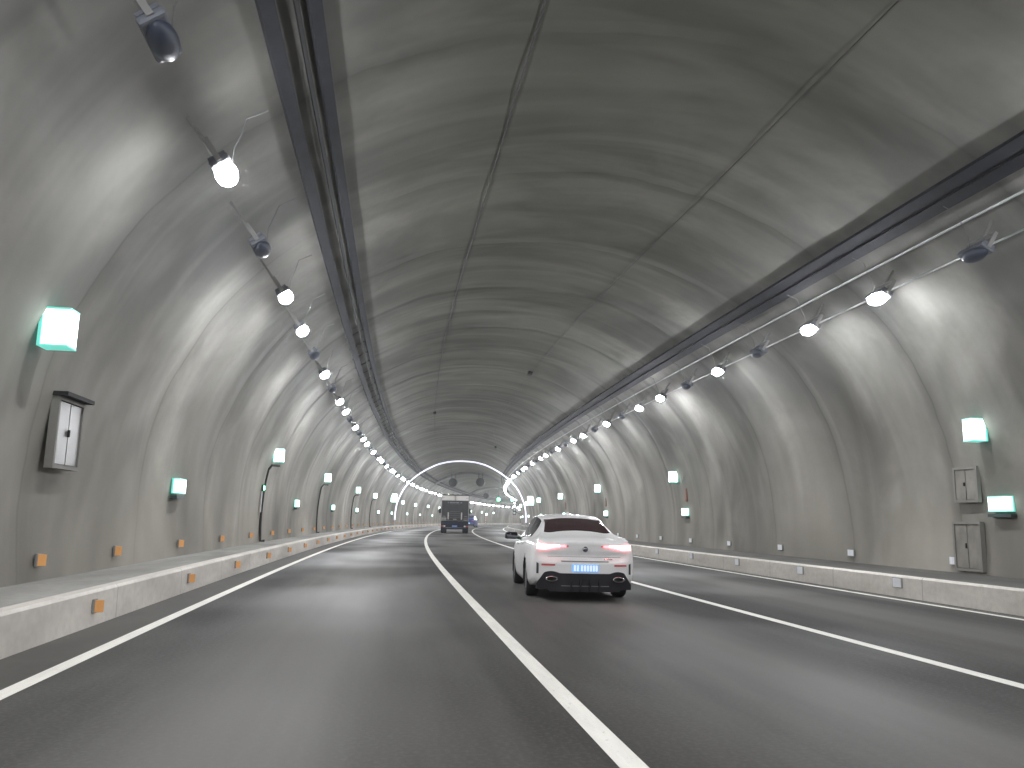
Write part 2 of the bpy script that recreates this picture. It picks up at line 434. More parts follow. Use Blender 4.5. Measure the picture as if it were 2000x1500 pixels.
tag(rib(176, 177, .28, l_at(du=-5.0), l_at(du=4.6), M_RIB, 'ceiling_beam'),
    'far concrete beam across the vault beyond the two jet fans', 'beam')

# ------------------------------------------------------------------ light ring
bm = bmesh.new(); LR0 = l_at(z=.95, side=-1); LR1 = l_at(z=.95, side=1)
tube(bm, [AW(96.5, LR0+(LR1-LR0)*i/90, .2) for i in range(91)], .085, 8)
ringo = obj('light_ring', bm, M_RING, None, True)
tag(ringo, 'thin glowing white arch of light running round the tunnel wall', 'light arch')
for k in range(9):
    l = LR0+(LR1-LR0)*(k+.5)/9; bm = bmesh.new(); tube(bm, [AW(96.5, l, .19), AW(96.5, l, -.02)], .03, 6)
    obj('clip', bm, M_STEEL, ringo)

# ------------------------------------------------------------------ cable trays
def tray(side, lbl, l_lo, l_hi, cablesoff):
    root = empty('cable_tray', (0, 0, 0))
    tag(root, lbl, 'cable tray', 'cable trays along the vault')
    wL = l_hi-l_lo; a0, a1 = -30.0, 260.0
    w1, w2 = (.18, .15)
    def P(f0, f1, o0, o1): return arc_rect(l_lo+f0, l_lo+f1, o0, o1)
    sweep('rail', P(0, w1, .06, .15), a0, a1, 1.0, M_TRAY, root)
    sweep('rail', P(wL-w2, wL, .06, .15), a0, a1, 1.0, M_TRAY, root)
    for f in cablesoff:
        sweep('cable', P(f, f+.05, .08, .13), a0, a1, 1.0, M_CABLE, root)
    s = 24.0; n = 0
    while s < 200 and n < 96:
        bm = bmesh.new()
        for q in (l_lo-.04,): pass
        M = mount(s, (l_lo+l_hi)/2)
        hw = wL/2
        box(bm, (-.02, -hw-.02, .04), (.02, hw+.02, .065))
        box(bm, (-.02, -hw*.8, -.05), (.02, -hw*.8+.04, .04)); box(bm, (-.02, hw*.8-.04, -.05), (.02, hw*.8, .04))
        for v in bm.verts: v.co = M @ v.co
        obj('bracket', bm, M_TRAY, root); n += 1
        s += 1.6 if s < 60 else 2.4
    return root
lLa, lLb = l_at(du=-5.20), l_at(du=-4.62)
tray(-1, 'dark steel cable tray above the left lamp row', lLa, lLb, (.40,))
lRa, lRb = l_at(du=4.83), l_at(du=5.17)
def tray_right():
    root = empty('cable_tray'); tag(root, 'wide dark cable tray above the right lamp row', 'cable tray', 'cable trays along the vault')
    wL = lRb-lRa; lr = min(lRa, lRb); wL = abs(wL)
    def P(f0, f1, o0, o1): return arc_rect(lr+f0, lr+f1, o0, o1)
    sweep('rail', P(-.02, wL*.42, .05, .16), -30, 260, 1.0, M_TRAY, root)
    sweep('rail', P(wL*.58, wL+.02, .05, .16), -30, 260, 1.0, M_TRAY, root)
    sweep('rung_strip', P(wL*.42, wL*.58, .06, .10), -30, 260, 1.0, mat('grey_tray_floor', (.10, .10, .115), .7, 0), root)
    s = 24.0; n = 0
    while s < 190 and n < 80:
        bm = bmesh.new(); M = mount(s, lr+wL/2)
        box(bm, (-.02, -wL/2-.03, .02), (.02, wL/2+.03, .05)); box(bm, (-.02, -.03, -.05), (.02, .03, .02))
        for v in bm.verts: v.co = M @ v.co
        obj('bracket', bm, M_TRAY, root); n += 1; s += 2.0 if s < 60 else 3.2
tray_right()

# ------------------------------------------------------------------ tunnel lamps
lampL, lampR = l_at(z=5.60, side=-1), l_at(z=6.0, side=1)
def make_lamp(lit):
    root = empty('tunnel_lamp')
    bm = bmesh.new(); box(bm, (-.29, -.12, .22), (.29, .12, .30), .03)
    for k in range(9): box(bm, (-.28+k*.067, -.10, .185), (-.26+k*.067, .10, .22))
    obj('housing', bm, M_BODYL, root)
    bm = bmesh.new()
    for sx in (-1, 1):
        box(bm, (sx*.30-.010, -.03, 0), (sx*.30+.010, .03, .27))
    box(bm, (-.31, -.03, -.02), (.31, .03, .01)); box(bm, (-.018, -.018, -.54), (.018, .018, -.02))
    obj('bracket', bm, mat('pale_galvanised', (.30, .30, .29), .6, .1), root)
    bm = bmesh.new(); n = 26; rings = []
    for f, h in ((1.0, .30), (.99, .318), (.94, .343), (.82, .368), (.58, .388), (.25, .396)):
        rings.append([bm.verts.new((.26*f*math.cos(2*math.pi*k/n), .125*f*math.sin(2*math.pi*k/n), h)) for k in range(n)])
    for A, B in zip(rings[:-1], rings[1:]):
        for k in range(n): bm.faces.new((A[k], A[(k+1) % n], B[(k+1) % n], B[k]))
    bm.faces.new(rings[-1]); bm.faces.new(rings[0][::-1])
    obj('glass', bm, M_LAMP if lit else M_LOFF, root, True)
    bm = bmesh.new(); tube(bm, [(0, .12, .24), (0, .22, .10), (0, .38, .0), (0, .55, -.14 if lit else -.12), (0, .80, -.10)], .006, 5)
    obj('feed_cable', bm, mat('grey_flex', (.15, .15, .15), .6), root)
    return root
protoL, protoU = make_lamp(True), make_lamp(False)
used = {True: False, False: False}
S_L0, S_D = 9.12694, 2.64167
cnt = {}
for side, l, nm in ((-1, lampL, 'left'), (1, lampR, 'right')):
    nl = nu = 0
    for n in range(-9, 101):
        lit = n % 5 in (0, 2, 3); s = S_L0+n*S_D-(.6 if side > 0 else 0)
        vis = n >= (0 if side < 0 else 2) if lit else n >= (-2+0 if side < 0 else 1)
        if not lit and n > 30: continue          # far unlit ones cannot be made out
        if not lit and n < -2: continue
        pr = protoL if lit else protoU
        o = pr if not used[lit] else copy_tree(pr); used[lit] = True
        if pr.name not in KIDS: KIDS[pr.name] = kids(pr)
        M = mount(s, l)
        if side > 0: M = M @ Matrix.Rotation(math.pi, 4, 'Z') @ Matrix.Scale(1, 4)
        # local y must point up the vault on both sides
        if (M.to_3x3() @ Vector((0, 1, 0))).z < 0: M = M @ Matrix.Rotation(math.pi, 4, 'Z')
        # tilt the lamp down towards the carriageway
        sgn = M.to_3x3() @ Vector((0, 0, 1))
        M = M @ Matrix.Translation((0, 0, .50 if side < 0 else .36)) @ Matrix.Rotation(R(10), 4, 'X')
        o.matrix_world = M
        o['category'] = 'tunnel lamp'
        if lit:
            o['group'] = 'lit lamps along the vault'
            if not vis: o['label'] = 'lit tunnel lamp on the %s row, above and behind the viewer' % nm
            else: o['label'] = lab('lit'+nm, 'bright white lit lamp in the %s lamp row' % nm, 'tiny lit lamp in the %s row' % nm, s)
        else:
            o['group'] = 'unlit lamps along the vault'
            if not vis: o['label'] = 'unlit lamp on the %s row, beside the viewer' % nm
            else: o['label'] = lab('unlit'+nm, 'dark unlit lamp between lit ones, %s row' % nm, 'tiny unlit lamp, %s row' % nm, s)
# slim conduits added along the right lamp row to catch light as bright streaks
for k, (dl, rr_) in enumerate(((-.30, .022), (.26, .018))):
    bm = bmesh.new(); tube(bm, [AW(-28+i*2.0, lampR+dl, .07) for i in range(90)], rr_, 6)
    tag(obj('conduit', bm, M_STEEL), ['thin pale conduit just above the right lamp row', 'thin pale conduit just below the right lamp row'][k], 'conduit', 'conduits by the right lamps')

# ------------------------------------------------------------------ crown cables
def wire(pts_, rad, lbl, blobs=(), hang=None):
    root = empty('ceiling_cable'); tag(root, lbl, 'cable', 'cables under the vault')
    P = []
    PP = catmull(pts_, 10)
    for i, (s, du) in enumerate(PP): P.append(AW(s, l_at(du=du), .03))
    if hang: P += hang
    bm = bmesh.new(); tube(bm, P, rad, 5); obj('wire', bm, M_CABLE, root)
    for s, du in blobs:
        bm = bmesh.new(); box(bm, (-.22, -.09, -.02), (.22, .09, .14), .02)
        M = mount(s, l_at(du=du))
        for v in bm.verts: v.co = M @ v.co
        obj('junction_box', bm, M_CABLE, root)
wire([(-5, -1.80), (12, -1.88), (29.3, -2.04), (44.4, -2.04), (71, -2.12), (95, -2.1), (117, -2.05)], .012,
     'thin black cable left of the crown leading to the left fan', ((52, -2.07),), [W(118.5, 1.6, 7.4)])
wire([(-5, 2.60), (14, 2.42), (28.3, 2.15), (42, 2.2), (59.6, 2.24), (70, 3.0), (80, 2.4), (95, 2.0), (117, 2.0)], .007,
     'thin black cable right of the crown leading to the right fan', ((36.5, 2.1), (72, 3.1)), [W(118.5, 5.5, 7.4)])

# ------------------------------------------------------------------ jet fans
def make_fan():
    root = empty('jet_fan')
    bm = bmesh.new()
    lathe(bm, [(.52, -1.3), (.60, -1.25), (.58, -.9), (.58, .9), (.60, 1.25), (.52, 1.3), (.50, 1.25), (.49, .3)], 'y', 28)
    obj('casing', bm, mat('fan_casing', (.03, .032, .034), .5, .4), root, True)
    bm = bmesh.new()
    lathe(bm, [(.0, -1.0), (.10, -.98), (.15, -.85), (.15, -.3), (.49, -.28), (.49, -.2)], 'y', 24); obj('hub', bm, M_DARK, root, True)
    for k in range(8):
        a = 2*math.pi*k/8; bm = bmesh.new(); M = Matrix.Rotation(a, 4, 'Y')
        r = box(bm, (.12, -1.0, -.045), (.51, -.93, .045))
        for v in r:
            if v.co.x > .3: v.co.y += .06*(1 if v.co.z > 0 else -1)
            v.co = M @ v.co
        obj('blade', bm, mat('fan_blade', (.30, .31, .32), .5, .2), root)
    bm = bmesh.new()
    for q in (.30, .42): 
        P = [(q*math.cos(2*math.pi*i/24), -1.28, q*math.sin(2*math.pi*i/24)) for i in range(25)]; tube(bm, P, .01, 4)
    obj('guard', bm, M_DARK, root)
    for sy in (-.8, .8):
        bm = bmesh.new(); box(bm, (-.30, sy-.03, .45), (-.26, sy+.03, 1.35)); box(bm, (.26, sy-.03, .45), (.30, sy+.03, 1.35))
        obj('hanger', bm, M_TRAY, root)
    return root
fan = make_fan(); KIDS[fan.name] = kids(fan)
for i, (s, u, z, lb) in enumerate(((119, 1.45, 6.35, 'round grey jet fan under the vault, the left of the near pair'), (118, 5.4, 6.45, 'round grey jet fan under the vault, the right of the near pair'),
                             (185, 1.6, 6.45, 'small far jet fan under the vault just left of the green signals'))):
    o = fan if i == 0 else copy_tree(fan)
    o.location = W(s, u, z); o.rotation_euler = (0, 0, -ctr(s)[2]); tag(o, lb, 'jet fan', 'jet fans')

# ------------------------------------------------------------------ lane signals
def make_signal(s, u, z, lb):
    root = empty('lane_signal', W(s, u, z), -ctr(s)[2]); tag(root, lb, 'lane signal', 'green lane signals over the road')
    bm = bmesh.new(); box(bm, (-.42, -.12, -.42), (.42, .12, .42), .03); obj('housing', bm, M_SIGND, root)
    bm = bmesh.new(); lathe(bm, [(.30, -.135), (.27, -.15), (0, -.16)], 'y', 24); obj('lens', bm, M_GREEN, root, True)
    bm = bmesh.new(); tube(bm, [(0, 0, .4), (0, 0, 8.0-z)], .04, 6); obj('hanger', bm, M_TRAY, root)
make_signal(170, 5.6, 5.38, 'glowing green lane signal hanging over the far road, left one')
make_signal(170, 8.4, 5.38, 'glowing green lane signal hanging over the far road, right one')

# ------------------------------------------------------------------ lit wall signs
def glow_box(name, lx, ly, lz, m_body, parent, z0=0.02):
    """box on the wall: lx along the road, ly high, lz out of the wall"""
    rim = .02
    bm = bmesh.new(); box(bm, (-lx/2-rim, -ly/2-rim, 0), (lx/2+rim, ly/2+rim, z0+.015)); box(bm, (-lx/2-rim*.6, -ly/2-rim, z0), (lx/2+rim*.6, -ly/2, z0+lz)); 
    box(bm, (-lx/2-rim*.6, ly/2, z0), (lx/2+rim*.6, ly/2+rim, z0+lz))
    obj('frame', bm, M_SIGNG, parent)
    bm = bmesh.new(); box(bm, (-lx/2, -ly/2, z0), (lx/2, ly/2, z0+lz), .012); obj('lit_face', bm, m_body, parent)
def make_sign(lx, ly, lz, plate=False):
    root = empty('exit_sign'); glow_box('exit_sign', lx, ly, lz, M_SIGN, root)
    if plate:
        bm = bmesh.new(); box(bm, (-lx/2-.05, -ly/2-.12, 0), (lx/2+.05, -ly/2-.06, .12)); obj('bracket', bm, M_SIGND, root)
    return root
def upright(s, z, side):
    """wall mount whose local y is plumb"""
    l = l_at(z=z, side=side); p = AW(s, l, .02); _, _, t = ctr(s)
    X = Vector((math.sin(t), math.cos(t), 0)); Y = Vector((0, 0, 1)); Z = Vector((math.cos(t), -math.sin(t), 0))*(-side)
    X = Y.cross(Z); M = Matrix.Identity(4)
    for i in range(3): M[i][0], M[i][1], M[i][2], M[i][3] = X[i], Y[i], Z[i], p[i]
    return M
up_s = make_sign(.24, .40, .30); lo_s = make_sign(.50, .25, .12, True); big_s = make_sign(.4, .85, .62)
for o in (up_s, lo_s, big_s): KIDS[o.name] = kids(o)
UL = [(9.6, 3.22), (27.2, 3.13), (42.4, 3.14), (59.9, 3.12), (73.7, 3.11), (102.8, 3.13), (118.2, 3.1), (134.4, 3.16), (150, 3.15), (166, 3.15), (182, 3.15), (198, 3.15), (214, 3.15), (230, 3.15)]
UR = [(14.15, 3.10), (32.1, 3.09), (46.5, 3.12), (60.9, 3.07), (76, 3.1), (92, 3.1), (108, 3.1), (124, 3.1), (140, 3.1)]
LLo = [(16.8, 1.74), (34.6, 1.71), (48.5, 1.73), (62.7, 1.73), (80.4, 1.73), (93.8, 1.74), (111.2, 1.77), (127, 1.75), (143, 1.75), (159, 1.75), (175, 1.75), (191, 1.75), (207, 1.75)]
LRo = [(14.0, 1.70), (31.6, 1.68), (45.7, 1.70), (61, 1.7), (77, 1.7), (93, 1.7), (109, 1.7), (125, 1.7)]
first = {}
def put(proto, s, z, side, lb, grp):
    k = proto.name
    o = copy_tree(proto) if first.get(k) else proto
    first[k] = True
    o.matrix_world = upright(s, z, side); tag(o, lb, 'lit sign', grp); return o
hoses = []
for i, (s, z) in enumerate(UL):
    o = put(up_s, s, z, -1, lab('ul', 'upper glowing greenish sign on the left wall', 'tiny upper sign on the left wall', s), 'upper lit signs')
    if i in (1, 2, 3, 4, 6, 8): hoses.append((s, z))
for i, (s, z) in enumerate(UR):
    put(up_s, s, z, 1, lab('ur', 'upper glowing greenish sign on the right wall', 'tiny upper sign on the right wall', s), 'upper lit signs')
for i, (s, z) in enumerate(LLo):
    put(lo_s, s, z, -1, lab('ll', 'small lower lit sign on the left wall', 'tiny lower sign on the left wall', s), 'lower lit signs')
for i, (s, z) in enumerate(LRo):
    put(lo_s, s, z, 1, lab('lr', 'small lower lit sign on the right wall', 'tiny lower sign on the right wall', s), 'lower lit signs')
put(big_s, 90.2, 3.35, -1, 'biggest glowing sign on the left wall, just before the light ring', 'big lit signs')
put(big_s, 83, 3.2, 1, 'bigger glowing sign on the right wall, just before the light ring', 'big lit signs')
# green call light on the left wall
root = empty('call_light'); bm = bmesh.new(); box(bm, (-.09, -.10, 0), (.09, .10, .07), .01); obj('housing', bm, M_SIGND, root)
bm = bmesh.new(); box(bm, (-.06, -.06, .07), (.06, .06, .09), .01); obj('lens', bm, M_GREEN, root)
root.matrix_world = upright(26.6, 2.06, -1); tag(root, 'tiny green call light on the left wall beside the black conduit', 'call light')
bm = bmesh.new(); box(bm, (-.05, -.35, .02), (.05, .35, .05)); M = upright(26.6, 1.65, -1)
for v in bm.verts: v.co = M @ v.co
tag(obj('notice_strip', bm, M_STEEL), 'narrow steel strip on the left wall under the green call light', 'plate')
# black conduits that run down the left wall from the signs
for i, (s, z) in enumerate(hoses):
    bm = bmesh.new(); l0 = l_at(z=z-.28, side=-1); rr_ = [.04, .035, .035, .035, .045, .035][i]
    P = [AW(s-.02, l0, .30), AW(s-.25, l0-.05, .12)]+[AW(s-.3, l0+(l_at(z=.40, side=-1)-l0)*k/12, .05) for k in range(1, 13)]
    P += [AW(s-.28, l_at(z=.40, side=-1), .18)]
    tube(bm, P, rr_, 6)
    tag(obj('conduit', bm, M_CABLE), 'black conduit down the left wall below an upper sign, ' + nth(i), 'conduit', 'conduits down the left wall')
# red-brown notice strips under the right signs
for i, s in enumerate((31.4, 45.6, 60.2)):
    bm = bmesh.new(); box(bm, (-.10, -.26, .01), (.10, .26, .05), .01); M = upright(s, 2.35, 1)
    for v in bm.verts: v.co = M @ v.co
    tag(obj('wall_notice', bm, M_REDB), 'red-brown upright notice between lit signs on the right wall, ' + nth(i), 'notice', 'red-brown wall notices')

# ------------------------------------------------------------------ reflectors
def reflector(m, name, wd=.22, ht=.13):
    root = empty(name); bm = bmesh.new(); box(bm, (-wd/2, -ht/2, 0), (wd/2, ht/2, .03), .006)
    obj('backing', bm, mat('reflector_backing', (.25, .25, .24), .6), root)
    # wedge face turned to oncoming drivers
    bm = bmesh.new()
    vs_ = [(-wd/2+.015, y, .03) for y in (-ht/2+.012, ht/2-.012)]+[(wd/2-.015, y, .03) for y in (-ht/2+.012, ht/2-.012)]+[(0, y, .11 if wd < .2 else .08) for y in (-ht/2+.012, ht/2-.012)]
    V = [bm.verts.new(v) for v in vs_]
    for f in ((0, 1, 5, 4), (4, 5, 3, 2), (0, 4, 2), (1, 3, 5), (0, 2, 3, 1)): bm.faces.new([V[i] for i in f])
    obj('lens', bm, m, root); return root
ra = reflector(M_ORG, 'amber_reflector', .12, .16); rw = reflector(M_WREF, 'white_reflector', .30, .17)
rak = reflector(M_ORG, 'amber_reflector', .10, .15); rwk = reflector(M_WREF, 'white_reflector', .28, .18)
for o in (ra, rw, rak, rwk): KIDS[o.name] = kids(o)
def face_m(s, u, z, side):
    _, _, t = ctr(s); Y = Vector((0, 0, 1)); Z = Vector((math.cos(t), -math.sin(t), 0))*(-side); X = Y.cross(Z)
    M = Matrix.Identity(4); p = W(s, u, z)
    for i in range(3): M[i][0], M[i][1], M[i][2], M[i][3] = X[i], Y[i], Z[i], p[i]
    return M
def row(proto, ss, mf, nm, cat, grp, lim=12):
    for i, s in enumerate(ss):
        o = proto if i == 0 else copy_tree(proto); o.matrix_world = mf(s)
        o['category'] = cat; o['group'] = grp
        o['label'] = lab(nm, nm, nm, s)
wallL = [10.8, 13.6, 17.4]+[21.3+3.93*k for k in range(36)]
row(ra, wallL, lambda s: upright(s, .62, -1), 'small amber reflector low on the left wall above the kerb', 'reflector', 'amber wall reflectors')
kerbL = [9.7, 13.9, 17.8]+[21.9+3.94*k for k in range(33)]
row(rak, kerbL, lambda s: face_m(s, KL-.003, .2, -1), 'small amber reflector on the left kerb face', 'reflector', 'amber kerb reflectors')
wallR = [11.6, 15.5]+[19.4+3.92*k for k in range(25)]
row(rw, wallR, lambda s: upright(s, .59, 1), 'small white reflector low on the right wall', 'reflector', 'white wall reflectors')
kerbR = [10.6, 14.2]+[17.9+3.58*k for k in range(26)]
row(rwk, kerbR, lambda s: face_m(s, KR+.003, .24, 1), 'small white reflector on the right kerb face', 'reflector', 'white kerb reflectors')

# ------------------------------------------------------------------ wall cabinets
def cabinet(s, z0, z1, ln, side, lb, m, hood=False, dep=.14):
    root = empty('wall_cabinet'); h = z1-z0
    bm = bmesh.new()
    for lo, hi in (((-ln/2, 0, 0), (-ln/2+.05, h, dep)), ((ln/2-.05, 0, 0), (ln/2, h, dep)), ((-ln/2+.05, 0, 0), (ln/2-.05, .05, dep)), ((-ln/2+.05, h-.05, 0), (ln/2-.05, h, dep)), ((-ln/2+.05, .05, -.02), (ln/2-.05, h-.05, .02))):
        box(bm, lo, hi)
    obj('frame', bm, mat('cabinet_frame', (.20, .19, .175), .8, 0), root)
    bm = bmesh.new(); box(bm, (-ln/2+.055, .055, .05), (-.01, h-.055, dep-.02), .006); box(bm, (.01, .055, .05), (ln/2-.055, h-.055, dep-.02), .006)
    d = obj('door', bm, m, root)
    bm = bmesh.new(); box(bm, (-.035, h*.46, dep-.02), (-.02, h*.56, dep+.012), .003); obj('handle', bm, M_DARK, d)
    if hood:
        bm = bmesh.new(); box(bm, (-ln/2-.03, h+.0, -.02), (ln/2+.03, h+.05, dep+.10)); obj('hood', bm, M_DARK, root)
    M = upright(s, (z0+z1)/2, side); M[2][3] = z0; M[0][3] += 0
    root.matrix_world = M; tag(root, lb, 'cabinet', 'cabinets on the tunnel walls')
M_GLOSS = mat('glossy_cabinet_door', (.24, .235, .23), .30, .4)
cabinet(11.0, 1.72, 2.60, .85, -1, 'glossy metal cabinet with black hood on the left wall below the nearest sign', M_GLOSS, True, .10)
M_PALE = mat('pale_grey_door', (.22, .205, .18), .7, 0, noise=.3, nscale=3)
cabinet(15.0, .42, 1.38, .80, 1, 'pale grey cabinet standing on the right walkway below the lit signs', M_PALE, False, .10)
cabinet(14.9, 1.75, 2.45, .70, 1, 'pale grey wall box between the upper and lower lit signs on the right wall', M_PALE, False, .08)

# striped delineator and far signs
root = empty('striped_post', W(221, -4.0, .37), -ctr(221)[2]); tag(root, 'far red and white striped post with a lit sign, right of the truck', 'post')
bm = bmesh.new(); tube(bm, [(0, 0, 0), (0, 0, 2.0)], .10, 10); obj('pole', bm, mat('post_white', (.7, .7, .68), .5), root)
for k in range(3):
    bm = bmesh.new(); tube(bm, [(0, 0, .3+k*.6), (0, 0, .6+k*.6)], .105, 10); obj('stripe', bm, mat('post_red', (.6, .15, .05), .5), root)
bm = bmesh.new(); box(bm, (-.35, -.06, 2.05), (.35, .06, 2.55), .02); obj('sign_face', bm, M_SIGN, root)
root = empty('hanging_signal', W(118, 10.3, 2.0), -ctr(118)[2]); tag(root, 'upright stack of white round lights beside the right wall below the green signals', 'signal')
bm = bmesh.new(); box(bm, (-.22, -.08, 0), (.22, .08, 1.9), .03); obj('backboard', bm, M_SIGND, root)
for k in range(4):
    bm = bmesh.new(); lathe(bm, [(.16, -.09), (.14, -.12), (0, -.13)], 'y', 16, (0, 0, .25+k*.46)); obj('light', bm, M_SIGN if k > 1 else M_WREF, root, True)
bm = bmesh.new(); tube(bm, [(0, .1, 1.6), (.6, .1, 1.9)], .03, 6); tube(bm, [(0, .1, .4), (.75, .1, .2)], .03, 6); obj('bracket', bm, M_TRAY, root)

# ------------------------------------------------------------------ cars
def interp(x, P):
    if x <= P[0][0]: return P[0][1]
    for (a, b), (c, d) in zip(P[:-1], P[1:]):
        if x <= c:
            t = (x-a)/(c-a); t2 = t
            return b+(d-b)*t2
    return P[-1][1]
def smooth_tab(P, lo, hi, n=120, k=4):
    T = [interp(lo+(hi-lo)*i/n, P) for i in range(n+1)]
    for _ in range(k): T = [T[0]]+[(T[i-1]+2*T[i]+T[i+1])/4 for i in range(1, n)]+[T[-1]]
    return lambda y: T[max(0, min(n, int(round((y-lo)/(hi-lo)*n))))] if False else _lin(T, (y-lo)/(hi-lo)*n)
def _lin(T, f):
    f = max(0, min(len(T)-1.0001, f)); i = int(f); return T[i]+(T[i+1]-T[i])*(f-i)
def make_car(name, paint, label, lit=1.0, hs=1.0):
    LN = 4.62
    zb = smooth_tab([(0, .30), (.25, .22), (.8, .19), (3.8, .19), (4.4, .22), (4.62, .30)], 0, LN)
    zt = smooth_tab([(0, .985), (.12, 1.02), (.45, 1.06), (.72, 1.11), (1.1, 1.26), (1.5, 1.375), (2.0, 1.43), (2.5, 1.43), (2.9, 1.37), (3.5, 1.07), (3.62, 1.0), (4.1, .92), (4.4, .82), (4.62, .62)], 0, LN)
    bl = smooth_tab([(0, .93), (.3, .97), (1.0, .99), (2.5, .94), (3.5, .90), (4.2, .80), (4.62, .58)], 0, LN)
    wm = smooth_tab([(0, .845), (.12, .885), (.5, .912), (1.0, .915), (2.2, .90), (3.7, .905), (4.2, .86), (4.5, .76), (4.62, .60)], 0, LN)
    wt = smooth_tab([(0, .76), (.4, .70), (.75, .60), (1.2, .53), (2.0, .55), (2.8, .56), (3.4, .62), (3.6, .74), (4.2, .72), (4.62, .5)], 0, LN)
    def section(y):
        b, t, e, w_, r = zb(y), zt(y)*hs, bl(y), wm(y), wt(y); 
        e = min(e, t-.03)
        g = t-e
        P = [(0, b), (w_*.80, b), (w_*.95, b+.05), (w_*.99, b+.20), (w_*1.0, b+.42*(e-b)+.05), (w_*.985, e-.13), (w_*.95, e-.035), (w_*.89, e+.004),
             (w_*.89+(r-w_*.89)*.30, e+g*.30), (w_*.89+(r-w_*.89)*.65, e+g*.64), (w_*.89+(r-w_*.89)*.93, e+g*.90), (r*.82, t-.028), (r*.45, t-.006), (0, t)]
        return P
    NK = 13
    def surf(y, t, off=0.0):
        P = section(y); i = min(NK-1, int(t)); f = t-i
        p0 = P[i-1] if i > 0 else (-P[1][0], P[1][1]); p1, p2 = P[i], P[i+1]; p3 = P[i+2] if i+2 <= NK else (-P[NK-1][0], P[NK-1][1])
        q = [0.5*(2*b+(c-a)*f+(2*a-5*b+4*c-d)*f*f+(3*b-a-3*c+d)*f**3) for a, b, c, d in zip(p0, p1, p2, p3)]
        return Vector((q[0], y, q[1]))
    def pt(y, t, off):
        p = surf(y, t)
        if off:
            dy = surf(min(LN, y+.02), t)-surf(max(0, y-.02), t); dt = surf(y, min(NK-.001, t+.05))-surf(y, max(0, t-.05))
            n = dt.cross(dy); n = n.normalized() if n.length > 1e-9 else Vector((0, 0, 1))
            if n.x*1.0+n.z*.6-(.2 if p.z < .4 else 0) < 0: n = -n
            p = p+n*off
        return p
    root = empty(name); tag(root, label, 'car')
    # body shell
    AX = (.93, 3.63)
    ys = [LN*i/110 for i in range(111)]; ts = []
    for i in range(NK): ts += [i+k/4 for k in range(4)]
    ts.append(NK-1e-6)
    bm = bmesh.new(); grid = {}
    def inarch(p):
        return any((p.y-a)**2+(p.z-.325)**2 < .365**2 for a in AX) and abs(p.x) > .5
    for side in (1, -1):
        for i, y in enumerate(ys):
            for j, t in enumerate(ts):
                p = surf(y, t)
                # push points just inside the arch edge onto the arch circle for a clean rim
                q = p.copy()
                if .5 < abs(p.x) and t < 6:
                    for a in AX:
                        d = math.hypot(q.y-a, q.z-.325)
                        if .335 < d < .385 and d > 0:
                            k_ = .37/d; q.y = a+(q.y-a)*k_; q.z = .325+(q.z-.325)*k_
                grid[side, i, j] = bm.verts.new((q.x*side, q.y, q.z))
        for i in range(len(ys)-1):
            for j in range(len(ts)-1):
                V = [grid[side, i, j], grid[side, i+1, j], grid[side, i+1, j+1], grid[side, i, j+1]]
                c = sum((v.co for v in V), Vector())/4
                if any((c.y-a)**2+(c.z-.325)**2 < .362**2 for a in AX) and abs(c.x) > .5: continue
                bm.faces.new(V if side > 0 else V[::-1])
    # rear and front caps with rounded plan
    P0 = [surf(0, t) for t in ts]
    def yr(x, z):
        b = -.15*(1-min(1, (abs(x)/.86))**2.2)
        b += -.035*math.exp(-((z-1.0)/.05)**2)*(1-(abs(x)/.8)**2 if abs(x) < .8 else 0)     # lip
        b += -.05*max(0, min(1, (.74-z)/.12))*(1-min(1, abs(x)/.84)**4)                          # bumper
        b += .035*math.exp(-((z-.72)/.05)**2)*(1-min(1, abs(x)/.8)**4)
        return b
    def yf(x, z): return LN+.16*(1-(abs(x)/.62)**2 if abs(x) < .62 else 0)
    for cap in (0, 1):
        loop = [surf(0 if cap == 0 else LN, t) for t in ts]
        loop = [Vector((p.x, 0, p.z)) for p in loop]+[Vector((-p.x, 0, p.z)) for p in loop[-2:0:-1]]
        cz = .62 if cap == 0 else .48; rr = []
        for f in (1, .9, .8, .7, .6, .5, .4, .3, .2, .1):
            ring = []
            for p in loop:
                x, z = p.x*f, cz+(p.z-cz)*f
                y = yr(x, z) if cap == 0 else yf(x, z)
                if f == 1: y = 0 if cap == 0 else LN
                ring.append(bm.verts.new((x, y, z)))
            rr.append(ring)
        for A, B in zip(rr[:-1], rr[1:]):
            n = len(A)
            for k in range(n): bm.faces.new((A[k], A[(k+1) % n], B[(k+1) % n], B[k]))
        c = bm.verts.new((0, yr(0, cz) if cap == 0 else yf(0, cz), cz)); n = len(rr[-1])
        for k in range(n): bm.faces.new((rr[-1][k], rr[-1][(k+1) % n], c))
    bmesh.ops.remove_doubles(bm, verts=bm.verts, dist=.0008)
    obj('body', bm, paint, root, True)
    # a strip laid on the tail
    def strip(nm, xs, top, bot, off, m, parent=root, nz=4, thick=.02):
        bm = bmesh.new(); g_ = []
        for x in xs:
            a, b = top(x), bot(x)
            g_.append([bm.verts.new((x, yr(x, b+(a-b)*k/nz)-off, b+(a-b)*k/nz)) for k in range(nz+1)])
        for A, B in zip(g_[:-1], g_[1:]):
            for k in range(nz): bm.faces.new((A[k], A[k+1], B[k+1], B[k]))
        r = bmesh.ops.extrude_face_region(bm, geom=bm.faces[:])
        for v in [e for e in r['geom'] if isinstance(e, bmesh.types.BMVert)]: v.co.y += thick+off
        return obj(nm, bm, m, parent, False)
    lin_ = lambda a, b, n: [a+(b-a)*i/n for i in range(n+1)]
